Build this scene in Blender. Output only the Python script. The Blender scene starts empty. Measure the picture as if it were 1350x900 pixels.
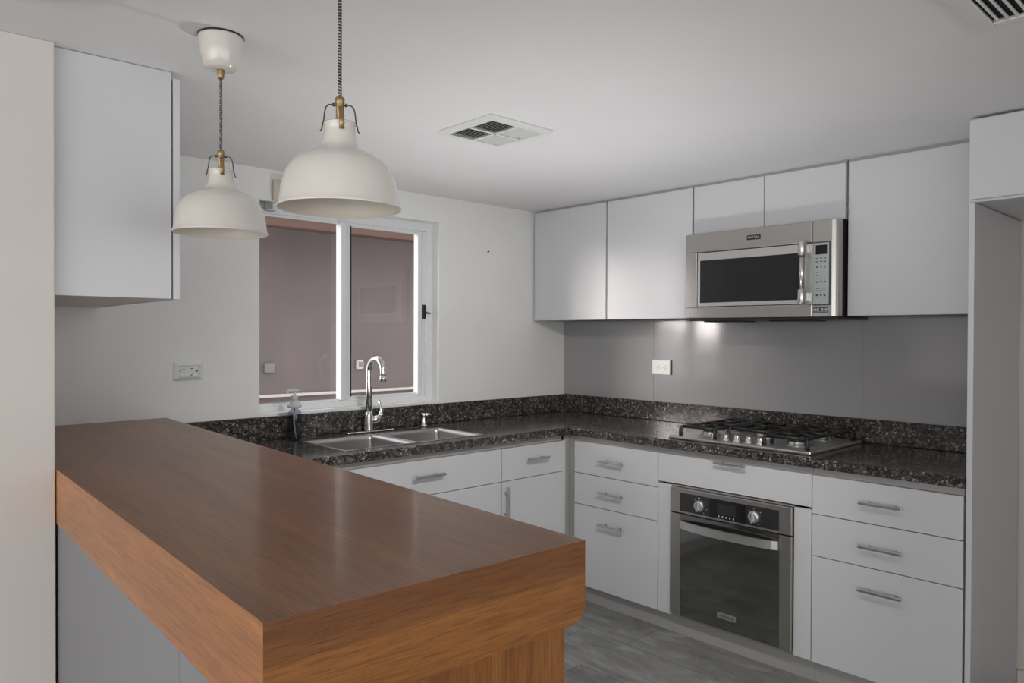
import bpy, bmesh, math, random
from mathutils import Vector, Matrix
random.seed(7)
S = bpy.context.scene
COL = S.collection
PI = math.pi

# ------------------------------------------------------------------ camera
def make_camera():
    a, t, r = 0.8210434, -0.0100540, 0.0033962
    fw = Vector((math.cos(a)*math.cos(t), math.sin(a)*math.cos(t), math.sin(t)))
    rt = Vector((math.sin(a), -math.cos(a), 0)); up = rt.cross(fw)
    rt2 = rt*math.cos(r)+up*math.sin(r); up2 = -rt*math.sin(r)+up*math.cos(r)
    cd = bpy.data.cameras.new('camera'); cd.sensor_width = 36; cd.sensor_fit = 'HORIZONTAL'
    cd.lens = 36*979.5/1350; cd.clip_start = 0.05; cd.clip_end = 200
    o = bpy.data.objects.new('camera', cd); COL.objects.link(o)
    m = Matrix((rt2, up2, -fw)).transposed().to_4x4(); m.translation = Vector((-3.459, -3.2187, 1.3831))
    o.matrix_world = m; S.camera = o
make_camera()

# ------------------------------------------------------------------ light
S.view_settings.view_transform = 'Standard'
try: S.view_settings.look = 'None'
except Exception: pass
S.view_settings.gamma = 1; S.view_settings.use_curve_mapping = False
S.view_settings.exposure = 0.0
S.cycles.use_denoising = True
S.cycles.max_bounces = 10; S.cycles.diffuse_bounces = 6; S.cycles.glossy_bounces = 5; S.cycles.transmission_bounces = 8
S.cycles.sample_clamp_indirect = 4.0
S.cycles.caustics_reflective = False; S.cycles.caustics_refractive = False

W_STRENGTH = 2.55
w = bpy.data.worlds.new('sky'); S.world = w; w.use_nodes = True
w.node_tree.nodes['Background'].inputs[0].default_value = (0.96, 0.975, 1.0, 1)
w.node_tree.nodes['Background'].inputs[1].default_value = W_STRENGTH

def area(name, loc, aim, sx, sy, power, col, spread=PI):
    l = bpy.data.lights.new(name, 'AREA'); l.shape = 'RECTANGLE'; l.size = sx; l.size_y = sy
    l.energy = power; l.color = col; l.spread = spread
    o = bpy.data.objects.new(name, l); COL.objects.link(o); o.location = loc
    o.rotation_euler = (Vector(aim)-Vector(loc)).to_track_quat('-Z', 'Y').to_euler(); return o
# added area lamps for assumed daylight of the dining side (behind and beside the camera)
area('assumed_side_daylight', (-6.9, -3.6, 1.1), (0, -3.2, 1.2), 3.4, 2.0, 24, (1.0, 0.955, 0.91))  # added lamp, no glazed door is built here
area('assumed_rear_daylight', (-2.6, -7.4, 1.3), (-2.2, 0, 1.2), 3.2, 1.7, 8, (0.97, 0.98, 1.0))  # added weaker lamp behind the camera, no rear window is built
# low bright sky reaching the kitchen window along the side yard
sd = bpy.data.lights.new('side_yard_sun', 'SUN'); sd.energy = 4.2; sd.angle = math.radians(20); sd.color = (1.0, 0.95, 0.90)
so = bpy.data.objects.new('side_yard_sun', sd); COL.objects.link(so)
so.rotation_euler = Vector((0.87, -0.50, -0.17)).to_track_quat('-Z', 'Y').to_euler()

# two added spots hidden behind the bar, fill light bounced off the ceiling
def bounce_fill(loc, ang, power):
    d = bpy.data.lights.new('ceiling_bounce_fill', 'SPOT'); d.energy = power; d.spot_size = math.radians(ang); d.spot_blend = 1.0; d.shadow_soft_size = 0.1
    o = bpy.data.objects.new('ceiling_bounce_fill', d); COL.objects.link(o); o.location = loc; o.rotation_euler = (PI, 0, 0)
bounce_fill((-1.5, -1.25, 0.45), 114, 62)
bounce_fill((-1.3, -1.4, 0.15), 84, 12)
# added spot without a fixture above the frame, filling the kitchen corner
dl = bpy.data.lights.new('kitchen_fill_spot', 'SPOT'); dl.energy = 68; dl.spot_size = math.radians(84); dl.spot_blend = 0.85; dl.shadow_soft_size = 0.05; dl.color = (1.0, 0.985, 0.96)
do = bpy.data.objects.new('kitchen_fill_spot', dl); COL.objects.link(do); do.location = (-2.1, -2.45, 2.08)
do.rotation_euler = (Vector((-1.1, -0.75, 0.5))-Vector(do.location)).to_track_quat('-Z', 'Y').to_euler()

# ------------------------------------------------------------------ materials
def srgb(r, g, b):
    f = lambda c: (c/255/12.92) if c/255 <= 0.04045 else ((c/255+0.055)/1.055)**2.4
    return (f(r), f(g), f(b), 1)
class N:
    """small node-tree helper"""
    def __init__(s, name):
        s.m = bpy.data.materials.new(name); s.m.use_nodes = True
        s.t = s.m.node_tree; s.b = s.t.nodes['Principled BSDF']
    def n(s, typ, **kw):
        x = s.t.nodes.new(typ)
        for k, v in kw.items():
            if k.startswith('i_'): x.inputs[k[2:].replace('_', ' ')].default_value = v
            else: setattr(x, k, v)
        return x
    def l(s, a, b): s.t.links.new(a, b)
    def set(s, **kw):
        for k, v in kw.items(): s.b.inputs[k.replace('_', ' ')].default_value = v
    def coord(s, scale=(1, 1, 1), rot=(0, 0, 0), loc=(0, 0, 0), out='Object'):
        c = s.n('ShaderNodeTexCoord'); mp = s.n('ShaderNodeMapping')
        mp.inputs['Scale'].default_value = scale; mp.inputs['Rotation'].default_value = rot; mp.inputs['Location'].default_value = loc
        s.l(c.outputs[out], mp.inputs[0]); return mp.outputs[0]
    def ramp(s, fac, stops, interp='LINEAR'):
        r = s.n('ShaderNodeValToRGB'); r.color_ramp.interpolation = interp
        e = r.color_ramp.elements
        while len(e) < len(stops): e.new(0.5)
        for i, (p, c) in enumerate(stops): e[i].position = p; e[i].color = c
        s.l(fac, r.inputs[0]); return r.outputs[0]
    def mix(s, fac, a, b, mode='MIX'):
        x = s.n('ShaderNodeMix', data_type='RGBA', blend_type=mode)
        for sock, v in ((x.inputs[0], fac), (x.inputs[6], a), (x.inputs[7], b)):
            if hasattr(v, 'links') or isinstance(v, bpy.types.NodeSocket): s.l(v, sock)
            else: sock.default_value = v
        return x.outputs[2]
    def bump(s, h, strength, dist=0.002):
        b = s.n('ShaderNodeBump'); b.inputs['Strength'].default_value = strength; b.inputs['Distance'].default_value = dist
        s.l(h, b.inputs['Height']); s.l(b.outputs[0], s.b.inputs['Normal'])

def paint(name, col, rough=0.5, var=0.03, bumpy=0.06, scale=90, spec=0.5):
    k = N(name); co = k.coord()
    n1 = k.n('ShaderNodeTexNoise', i_Scale=2.3, i_Detail=4.0); k.l(co, n1.inputs['Vector'])
    lo = tuple(c*(1-var) for c in col[:3])+(1,); hi = tuple(min(1, c*(1+var)) for c in col[:3])+(1,)
    k.l(k.ramp(n1.outputs[0], [(0.3, lo), (0.7, hi)]), k.b.inputs['Base Color'])
    k.set(Roughness=rough, Specular_IOR_Level=spec)
    if bumpy:
        n2 = k.n('ShaderNodeTexNoise', i_Scale=float(scale), i_Detail=3.0); k.l(co, n2.inputs['Vector']); k.bump(n2.outputs[0], bumpy)
    return k.m
def plain(name, col, rough=0.4, metal=0.0, spec=0.5, coat=0.0):
    k = N(name); co = k.coord()
    n1 = k.n('ShaderNodeTexNoise', i_Scale=35.0, i_Detail=2.0); k.l(co, n1.inputs['Vector'])
    k.l(k.ramp(n1.outputs[0], [(0.3, tuple(c*0.97 for c in col[:3])+(1,)), (0.7, tuple(col[:3])+(1,))]), k.b.inputs['Base Color'])
    k.set(Roughness=rough, Metallic=metal, Specular_IOR_Level=spec, Coat_Weight=coat); return k.m
def brushed(name, col, rough=0.3, along=(1, 1, 60)):
    k = N(name); co = k.coord(scale=along)
    n = k.n('ShaderNodeTexNoise', i_Scale=18.0, i_Detail=3.0); k.l(co, n.inputs['Vector'])
    k.l(k.ramp(n.outputs[0], [(0.25, tuple(c*0.88 for c in col[:3])+(1,)), (0.75, tuple(col[:3])+(1,))]), k.b.inputs['Base Color'])
    mr = k.n('ShaderNodeMapRange'); mr.inputs[3].default_value = rough*0.8; mr.inputs[4].default_value = rough*1.25
    k.l(n.outputs[0], mr.inputs[0]); k.l(mr.outputs[0], k.b.inputs['Roughness'])
    k.set(Metallic=1.0); return k.m

M = {}
M['wall'] = paint('wall_paint', srgb(232, 232, 229), 0.6)
M['wall_warm_lit'] = paint('wall_paint_warm_lit', srgb(212, 206, 200), 0.6)  # same wall paint, with the warm dining-side light put into its colour
M['ceiling'] = paint('ceiling_paint', srgb(220, 219, 219), 0.6, 0.02)
M['cab'] = paint('cabinet_lacquer', srgb(208, 208, 210), 0.32, 0.012, 0.02, 40)
M['cab_in'] = paint('cabinet_carcass_board', srgb(150, 148, 146), 0.5, 0.02, 0)
M['cab_edge'] = paint('cabinet_rail_grey', srgb(165, 163, 160), 0.4, 0.02, 0)
M['panel_grey'] = paint('bar_panel_grey', srgb(128, 128, 131), 0.5, 0.03, 0.02)
M['ext_wall'] = paint('neighbour_plaster', srgb(134, 125, 124), 0.9, 0.08, 0.4, 30)
M['ext_wood'] = paint('eave_wood', srgb(98, 72, 58), 0.6, 0.15, 0.1, 20)
M['ext_ledge'] = paint('ledge_white', srgb(235, 228, 222), 0.7, 0.03, 0)
M['ext_ground'] = paint('yard_concrete', srgb(150, 146, 140), 0.9, 0.1, 0.2, 20)
M['plug'] = plain('white_plastic', srgb(232, 232, 228), 0.35)
M['plug_grey'] = plain('grey_plastic', srgb(150, 150, 150), 0.4)
M['dark'] = plain('black_plastic', (0.012, 0.012, 0.013, 1), 0.4)
M['black'] = plain('matte_black', (0.004, 0.004, 0.004, 1), 0.7)
M['iron'] = plain('cast_iron', (0.012, 0.012, 0.012, 1), 0.42)
M['steel'] = brushed('brushed_steel', (0.52, 0.50, 0.475, 1), 0.34)
M['steel_pale'] = brushed('pale_brushed_steel', (0.70, 0.69, 0.67, 1), 0.38)
M['sink'] = brushed('sink_steel', (0.55, 0.55, 0.54, 1), 0.3, (40, 1, 1))
M['nickel'] = brushed('satin_nickel', (0.66, 0.64, 0.61, 1), 0.3, (1, 1, 1))
M['chrome'] = plain('chrome', (0.74, 0.74, 0.74, 1), 0.16, 1.0)
M['alu'] = plain('window_aluminium', srgb(226, 228, 229), 0.35, 0.0)
M['alu_grey'] = plain('window_aluminium_grey', srgb(150, 153, 156), 0.35, 0.3)  # grey metal of the bracket at the window head
M['brass'] = plain('aged_brass', (0.40, 0.285, 0.145, 1), 0.45, 0.9)
M['wire'] = plain('bronze_wire', (0.10, 0.075, 0.05, 1), 0.4, 0.9)
M['shade'] = plain('cream_enamel', srgb(216, 211, 203), 0.16, 0, 0.5, 0.4)
M['shade_in'] = plain('cream_enamel_inside', srgb(214, 205, 192), 0.35)
M['vent'] = plain('vent_enamel', srgb(214, 214, 212), 0.4)
M['vent_slat'] = plain('vent_slat_enamel', srgb(200, 200, 196), 0.4)
M['duct'] = plain('duct_dark', (0.008, 0.008, 0.008, 1), 0.8)
M['ctrl'] = plain('keypad_grey', srgb(176, 184, 184), 0.35)
M['ink'] = plain('print_dark', srgb(70, 74, 78), 0.5)
M['ink_light'] = plain('print_light', srgb(200, 200, 196), 0.4)
M['display'] = plain('display_dark', (0.010, 0.008, 0.009, 1), 0.15)
M['display_grey'] = plain('display_grey', (0.028, 0.028, 0.028, 1), 0.2)
M['black_glass'] = plain('black_glass', (0.014, 0.015, 0.012, 1), 0.07, 0, 0.5)
M['black_glass'].node_tree.nodes['Principled BSDF'].inputs['IOR'].default_value = 2.7
M['smoke_glass'] = plain('smoked_oven_window', (0.021, 0.022, 0.022, 1), 0.1, 0, 0.5)
M['sticker'] = plain('sticker_navy', srgb(44, 50, 66), 0.4)
M['beige_plastic'] = plain('aged_beige_plastic', srgb(205, 196, 182), 0.5)
M['backsplash'] = paint('grey_glass_panel', srgb(158, 157, 157), 0.1, 0.025, 0, spec=0.6)

def granite(name):
    k = N(name); co = k.coord()
    v1 = k.n('ShaderNodeTexVoronoi', i_Scale=95.0); v1.distance = 'MANHATTAN'
    nd = k.n('ShaderNodeTexNoise', i_Scale=60.0, i_Detail=3.0); k.l(co, nd.inputs['Vector'])
    wv = k.mix(0.025, co, nd.outputs['Color'], 'ADD'); k.l(wv, v1.inputs['Vector'])
    sep = k.n('ShaderNodeSeparateColor'); k.l(v1.outputs['Color'], sep.inputs[0])
    base = k.ramp(sep.outputs[0], [(0.0, (0.026, 0.024, 0.022, 1)), (0.35, (0.052, 0.047, 0.043, 1)), (0.62, (0.085, 0.077, 0.070, 1)), (0.86, (0.135, 0.123, 0.112, 1)), (0.97, (0.24, 0.225, 0.21, 1))])
    n2 = k.n('ShaderNodeTexNoise', i_Scale=190.0, i_Detail=3.0, i_Distortion=1.5); k.l(co, n2.inputs['Vector'])
    f2 = k.ramp(n2.outputs[0], [(0.42, (0.25, 0.25, 0.25, 1)), (0.62, (1.5, 1.45, 1.4, 1))])
    c2 = k.mix(1.0, base, f2, 'MULTIPLY')
    v3 = k.n('ShaderNodeTexVoronoi', i_Scale=150.0); k.l(co, v3.inputs['Vector'])
    s3 = k.n('ShaderNodeSeparateColor'); k.l(v3.outputs['Color'], s3.inputs[0])
    fl = k.ramp(s3.outputs[1], [(0.975, (0, 0, 0, 1)), (0.985, (1, 1, 1, 1))])
    c3 = k.mix(fl, c2, (0.34, 0.33, 0.31, 1))
    k.l(c3, k.b.inputs['Base Color']); k.set(Roughness=0.14, Specular_IOR_Level=0.5); return k.m
M['granite'] = granite('dark_speckled_granite')

def oak(name, axis, dark=1.0, bands=False, seed=0.0):
    """stained oak veneer, grain along the given local axis; broad figure, fine grain and short dark pores"""
    k = N(name)
    sc = [1.0, 1.0, 1.0]; sc['xyz'.index(axis)] = 0.06
    co = k.coord(scale=sc, loc=(seed, seed*0.7, seed*0.3))
    n1 = k.n('ShaderNodeTexNoise', i_Scale=14.0, i_Detail=5.0, i_Distortion=0.9); k.l(co, n1.inputs['Vector'])
    n2 = k.n('ShaderNodeTexNoise', i_Scale=150.0, i_Detail=4.0, i_Distortion=0.4); k.l(co, n2.inputs['Vector'])
    sc2 = [1.0, 1.0, 1.0]; sc2['xyz'.index(axis)] = 0.022
    co2 = k.coord(scale=sc2)
    n3 = k.n('ShaderNodeTexNoise', i_Scale=800.0, i_Detail=2.0); k.l(co2, n3.inputs['Vector'])
    d = dark
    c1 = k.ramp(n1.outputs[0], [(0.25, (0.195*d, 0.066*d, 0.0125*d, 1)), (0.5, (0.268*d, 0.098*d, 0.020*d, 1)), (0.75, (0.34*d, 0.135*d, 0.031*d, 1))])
    f2 = k.ramp(n2.outputs[0], [(0.3, (0.80, 0.78, 0.75, 1)), (0.65, (1.08, 1.08, 1.08, 1))])
    f3 = k.ramp(n3.outputs[0], [(0.36, (0.66, 0.63, 0.60, 1)), (0.48, (1, 1, 1, 1))])
    c = k.mix(1.0, k.mix(1.0, c1, f2, 'MULTIPLY'), f3, 'MULTIPLY')
    if bands:   # two glued boards of different tone
        cc = k.n('ShaderNodeTexCoord'); sp = k.n('ShaderNodeSeparateXYZ'); k.l(cc.outputs['Object'], sp.inputs[0])
        gt = k.n('ShaderNodeMath', operation='GREATER_THAN'); gt.inputs[1].default_value = 0.9745; k.l(sp.outputs[2], gt.inputs[0])
        c = k.mix(gt.outputs[0], c, k.mix(1.0, c, (0.72, 0.70, 0.68, 1), 'MULTIPLY'))
    k.l(c, k.b.inputs['Base Color']); k.set(Roughness=0.34, Specular_IOR_Level=0.35, Coat_Weight=0.25, Coat_Roughness=0.11)
    k.bump(n3.outputs[0], 0.05, 0.001); return k.m
M['oak_y'] = oak('oak_lengthwise', 'y', 0.85)
M['oak_side_lit'] = oak('oak_side_board_lit', 'y', 1.45, seed=3.0)  # same oak made paler, the side daylight put into its tone
M['oak_x'] = oak('oak_crosswise', 'x', 0.85, bands=True, seed=5.0)
M['oak_z'] = oak('oak_upright', 'z', 0.85, seed=8.0)

def floor_mat():
    k = N('grey_cement_plank_tile')
    co = k.coord(rot=(0, 0, PI/2), loc=(0.0, 0.0, 0))
    # texture u runs along world -y / v along world x after the quarter turn
    br = k.n('ShaderNodeTexBrick'); br.offset = 0.27; br.inputs['Scale'].default_value = 1.0
    br.inputs['Brick Width'].default_value = 0.9; br.inputs['Row Height'].default_value = 0.3
    br.inputs['Mortar Size'].default_value = 0.0016; br.inputs['Mortar Smooth'].default_value = 0.1
    br.inputs['Color1'].default_value = (0.8, 0.8, 0.8, 1); br.inputs['Color2'].default_value = (1.12, 1.12, 1.12, 1)
    br.inputs['Mortar'].default_value = (0.35, 0.35, 0.35, 1)
    add = k.n('ShaderNodeVectorMath', operation='ADD'); add.inputs[1].default_value = (-0.252, -0.07, 0); k.l(co, add.inputs[0]); k.l(add.outputs[0], br.inputs['Vector'])
    st = k.coord(scale=(3.0, 1.0, 1.0))
    n1 = k.n('ShaderNodeTexNoise', i_Scale=3.4, i_Detail=8.0, i_Distortion=1.2); n1.inputs['Roughness'].default_value = 0.65; k.l(st, n1.inputs['Vector'])
    c = k.ramp(n1.outputs[0], [(0.28, (0.125, 0.125, 0.118, 1)), (0.5, (0.225, 0.225, 0.215, 1)), (0.72, (0.36, 0.36, 0.345, 1))])
    k.l(k.mix(1.0, c, br.outputs['Color'], 'MULTIPLY'), k.b.inputs['Base Color'])
    k.set(Roughness=0.42, Specular_IOR_Level=0.4); return k.m
M['floor'] = floor_mat()

def cord_mat():
    k = N('twisted_black_white_cord'); co = k.n('ShaderNodeTexCoord')
    sp = k.n('ShaderNodeSeparateXYZ'); k.l(co.outputs['Object'], sp.inputs[0])
    at = k.n('ShaderNodeMath', operation='ARCTAN2'); k.l(sp.outputs[1], at.inputs[0]); k.l(sp.outputs[0], at.inputs[1])
    mz = k.n('ShaderNodeMath', operation='MULTIPLY'); mz.inputs[1].default_value = 2*PI/0.0055; k.l(sp.outputs[2], mz.inputs[0])
    ad = k.n('ShaderNodeMath', operation='ADD'); k.l(at.outputs[0], ad.inputs[0]); k.l(mz.outputs[0], ad.inputs[1])
    nz = k.n('ShaderNodeTexNoise', i_Scale=260.0, i_Detail=1.0); k.l(co.outputs['Object'], nz.inputs['Vector'])
    nm = k.n('ShaderNodeMath', operation='MULTIPLY_ADD'); nm.inputs[1].default_value = 5.0; k.l(nz.outputs[0], nm.inputs[0]); k.l(ad.outputs[0], nm.inputs[2])
    sn = k.n('ShaderNodeMath', operation='SINE'); k.l(nm.outputs[0], sn.inputs[0])
    k.l(k.ramp(sn.outputs[0], [(0.35, (0.012, 0.012, 0.012, 1)), (0.6, (0.40, 0.385, 0.36, 1))]), k.b.inputs['Base Color'])
    k.set(Roughness=0.8); return k.m
M['cord'] = cord_mat()

def pane_mat(name, tint, refl=1.0):
    """thin window glass with an insect screen behind: tinted see-through plus a fresnel mirror"""
    k = N(name); nt = k.t; nt.nodes.remove(k.b)
    tr = k.n('ShaderNodeBsdfTransparent'); tr.inputs[0].default_value = tint
    gl = k.n('ShaderNodeBsdfGlossy'); gl.inputs['Roughness'].default_value = 0.02; gl.inputs['Color'].default_value = (refl, refl, refl, 1)
    fr = k.n('ShaderNodeFresnel'); fr.inputs[0].default_value = 1.45
    ge = k.n('ShaderNodeNewGeometry'); fm = k.n('ShaderNodeMath', operation='MULTIPLY_ADD')   # mirror on the outer skin only
    k.l(ge.outputs['Backfacing'], fm.inputs[0]); fm.inputs[1].default_value = -1.0; fm.inputs[2].default_value = 1.0
    f2 = k.n('ShaderNodeMath', operation='MULTIPLY'); k.l(fm.outputs[0], f2.inputs[0]); k.l(fr.outputs[0], f2.inputs[1])
    mx = k.n('ShaderNodeMixShader'); k.l(f2.outputs[0], mx.inputs[0]); k.l(tr.outputs[0], mx.inputs[1]); k.l(gl.outputs[0], mx.inputs[2])
    out = [x for x in nt.nodes if x.type == 'OUTPUT_MATERIAL'][0]; k.l(mx.outputs[0], out.inputs[0]); return k.m
M['pane'] = pane_mat('window_glass', (0.80, 0.78, 0.79, 1))
M['bottle'] = pane_mat('clear_bottle_plastic', (0.62, 0.64, 0.70, 1))
def translucent_plastic():
    k = N('frosted_pump_plastic'); k.set(Base_Color=srgb(214, 217, 218), Roughness=0.4); k.b.inputs['Transmission Weight'].default_value = 0.25; return k.m
M['pump'] = translucent_plastic()

# ------------------------------------------------------------------ mesh helpers
class MB:
    def __init__(s): s.bm = bmesh.new(); s.smooth = False
    def box(s, x0, x1, y0, y1, z0, z1, bev=0.0, seg=2):
        r = bmesh.ops.create_cube(s.bm, size=1); vs = r['verts']
        for v in vs: v.co = Vector(((x0+x1)/2+v.co.x*(x1-x0), (y0+y1)/2+v.co.y*(y1-y0), (z0+z1)/2+v.co.z*(z1-z0)))
        if bev:
            es = list({e for v in vs for e in v.link_edges}); bmesh.ops.bevel(s.bm, geom=es, offset=bev, segments=seg, affect='EDGES', profile=0.5)
        return s
    def cyl(s, p0, p1, r0, r1=None, n=24, cap=True):
        r1 = r0 if r1 is None else r1
        return s.loft([(p0, r0), (p1, r1)], n, cap)
    def frame(s, d):
        d = Vector(d).normalized(); a = Vector((0, 0, 1)) if abs(d.z) < 0.9 else Vector((1, 0, 0))
        u = d.cross(a).normalized(); return u, d.cross(u).normalized()
    def loft(s, secs, n=24, cap=True, d=None):
        """rings along a straight axis: [(point, radius)]"""
        d = d or (Vector(secs[-1][0])-Vector(secs[0][0])); u, v = s.frame(d); rings = []
        for p, r in secs:
            p = Vector(p); rings.append([s.bm.verts.new(p+(u*math.cos(2*PI*i/n)+v*math.sin(2*PI*i/n))*r) for i in range(n)])
        s.skin(rings, cap); return s
    def skin(s, rings, cap=True, closed=True):
        n = len(rings[0])
        for a, b in zip(rings, rings[1:]):
            for i in range(n if closed else n-1):
                f = s.bm.faces.new((a[i], a[(i+1) % n], b[(i+1) % n], b[i])); f.smooth = True
        if cap:
            for rg in (rings[0], rings[-1]):
                try: s.bm.faces.new(rg)
                except ValueError: pass
    def lathe(s, prof, c=(0, 0), n=48):
        """[(radius, z)] turned about the vertical through c"""
        rings = []
        for r, z in prof:
            if r < 1e-6: r = 1e-5
            rings.append([s.bm.verts.new((c[0]+r*math.cos(2*PI*i/n), c[1]+r*math.sin(2*PI*i/n), z)) for i in range(n)])
        s.skin(rings, False); return s
    def tube(s, pts, r, n=12, cap=True):
        pts = [Vector(p) for p in pts]; rr = r if isinstance(r, (list, tuple)) else [r]*len(pts); rings = []
        t0 = (pts[1]-pts[0]).normalized(); u, v = s.frame(t0)
        for i, p in enumerate(pts):
            t = ((pts[min(i+1, len(pts)-1)]-p).normalized()+(p-pts[max(i-1, 0)]).normalized())
            if t.length < 1e-6: t = t0.copy()
            t.normalize(); u = (u-t*u.dot(t)).normalized(); v = t.cross(u)
            rings.append([s.bm.verts.new(p+(u*math.cos(2*PI*k/n)+v*math.sin(2*PI*k/n))*rr[i]) for k in range(n)])
        s.skin(rings, cap); return s
    def prism(s, poly, vec, bev=0.0):
        vec = Vector(vec); a = [s.bm.verts.new(Vector(p)) for p in poly]; b = [s.bm.verts.new(Vector(p)+vec) for p in poly]; n = len(poly)
        s.bm.faces.new(a[::-1]); s.bm.faces.new(b)
        for i in range(n): s.bm.faces.new((a[i], a[(i+1) % n], b[(i+1) % n], b[i]))
        if bev:
            es = list({e for v in a+b for e in v.link_edges}); bmesh.ops.bevel(s.bm, geom=es, offset=bev, segments=2, affect='EDGES', profile=0.5)
        return s
    def hexa(s, p):
        """8 corners: four of the bottom loop, four of the top loop"""
        v = [s.bm.verts.new(Vector(q)) for q in p]
        for f in ((3, 2, 1, 0), (4, 5, 6, 7), (0, 1, 5, 4), (1, 2, 6, 5), (2, 3, 7, 6), (3, 0, 4, 7)): s.bm.faces.new([v[i] for i in f])
        return s
    def build(s, name, mat, parent=None, loc=None, rotz=None, shade=None):
        bmesh.ops.recalc_face_normals(s.bm, faces=s.bm.faces)
        me = bpy.data.meshes.new(name); s.bm.to_mesh(me); s.bm.free()
        me.materials.append(M[mat] if isinstance(mat, str) else mat)
        o = bpy.data.objects.new(name, me); COL.objects.link(o)
        if parent: o.parent = parent
        if loc: o.location = loc
        if rotz is not None: o.rotation_euler.z = rotz
        return o
def tag(o, label, cat, group=None):
    o['label'] = label; o['category'] = cat
    if group: o['group'] = group
    return o
def thing(name, label, cat, loc=(0, 0, 0), rotz=0.0, group=None):
    o = bpy.data.objects.new(name, None); COL.objects.link(o); o.empty_display_size = 0.05
    o.location = loc; o.rotation_euler.z = rotz; return tag(o, label, cat, group)
def struct(o): o['kind'] = 'structure'; return o
def arc(c, r, a0, a1, n, plane='xz'):
    out = []
    for i in range(n+1):
        a = a0+(a1-a0)*i/n; ca, sa = r*math.cos(a), r*math.sin(a)
        out.append({'xz': (c[0]+ca, c[1], c[2]+sa), 'yz': (c[0], c[1]+ca, c[2]+sa), 'xy': (c[0]+ca, c[1]+sa, c[2])}[plane])
    return out
def text(name, body, mat, parent, origin, xdir, ydir, size, depth=0.0006, width=None):
    """flat raised lettering as a mesh"""
    cu = bpy.data.curves.new(name+'_curve', 'FONT'); cu.body = body; cu.size = size; cu.extrude = depth/2; cu.align_x = 'CENTER'; cu.align_y = 'CENTER'
    t = bpy.data.objects.new(name+'_curve', cu); COL.objects.link(t)
    bpy.context.view_layer.update(); dg = bpy.context.evaluated_depsgraph_get()
    me = bpy.data.meshes.new_from_object(t.evaluated_get(dg)); bpy.data.objects.remove(t); bpy.data.curves.remove(cu)
    xs = [v.co.x for v in me.vertices]; k = 1.0 if not width or not xs else width/(max(xs)-min(xs))
    X = Vector(xdir).normalized(); Y = Vector(ydir).normalized(); Z = X.cross(Y)
    for v in me.vertices: v.co = Vector(origin)+X*(v.co.x*k)+Y*v.co.y+Z*v.co.z
    me.materials.clear(); me.materials.append(M[mat]); me.name = name
    o = bpy.data.objects.new(name, me); COL.objects.link(o); o.parent = parent; return o

# the bar, its grey wall and the hung cabinet beside it stand 2.2 degrees off the kitchen's square
ROT = -0.0384309; AX = -2.41395
CEIL = 2.124; YL = -2.4237; XB = -0.588; YB = -0.579     # ceiling, end of the run, front planes of the two base runs
WX0, WX1, WZ0, WZ1 = -2.014, -1.005, 1.018, 1.985         # window opening

# ------------------------------------------------------------------ setting
struct(MB().box(-7.0, 0.0, -7.6, 0.0, -0.08, 0.0).build('floor', 'floor'))
struct(MB().box(-7.0, 0.15, -7.6, 0.15, CEIL, CEIL+0.1).build('ceiling', 'ceiling'))
m = MB(); m.box(-3.2, WX0, 0, 0.13, 0, CEIL); m.box(WX1, 0.12, 0, 0.13, 0, CEIL); m.box(WX0, WX1, 0, 0.13, 0, WZ0); m.box(WX0, WX1, 0, 0.13, WZ1, CEIL)
struct(m.build('wall_back', 'wall'))
struct(MB().box(0.0, 0.12, -7.6, 0, 0, CEIL).build('wall_right', 'wall_warm_lit'))
struct(MB().box(-4.4, -0.5645, -1.05, 0.0, 0, CEIL, 0.003).build('wall_left', 'wall_warm_lit', None, (AX, 0, 0), ROT))
struct(MB().box(-1.5, 0.0, -3.6, -3.48, 0, CEIL).build('wall_front', 'wall_warm_lit'))
struct(MB().box(-0.014, 0.0, -3.33, -2.444, 0, 0.07, 0.003).build('baseboard_right', 'wall_warm_lit'))

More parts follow.
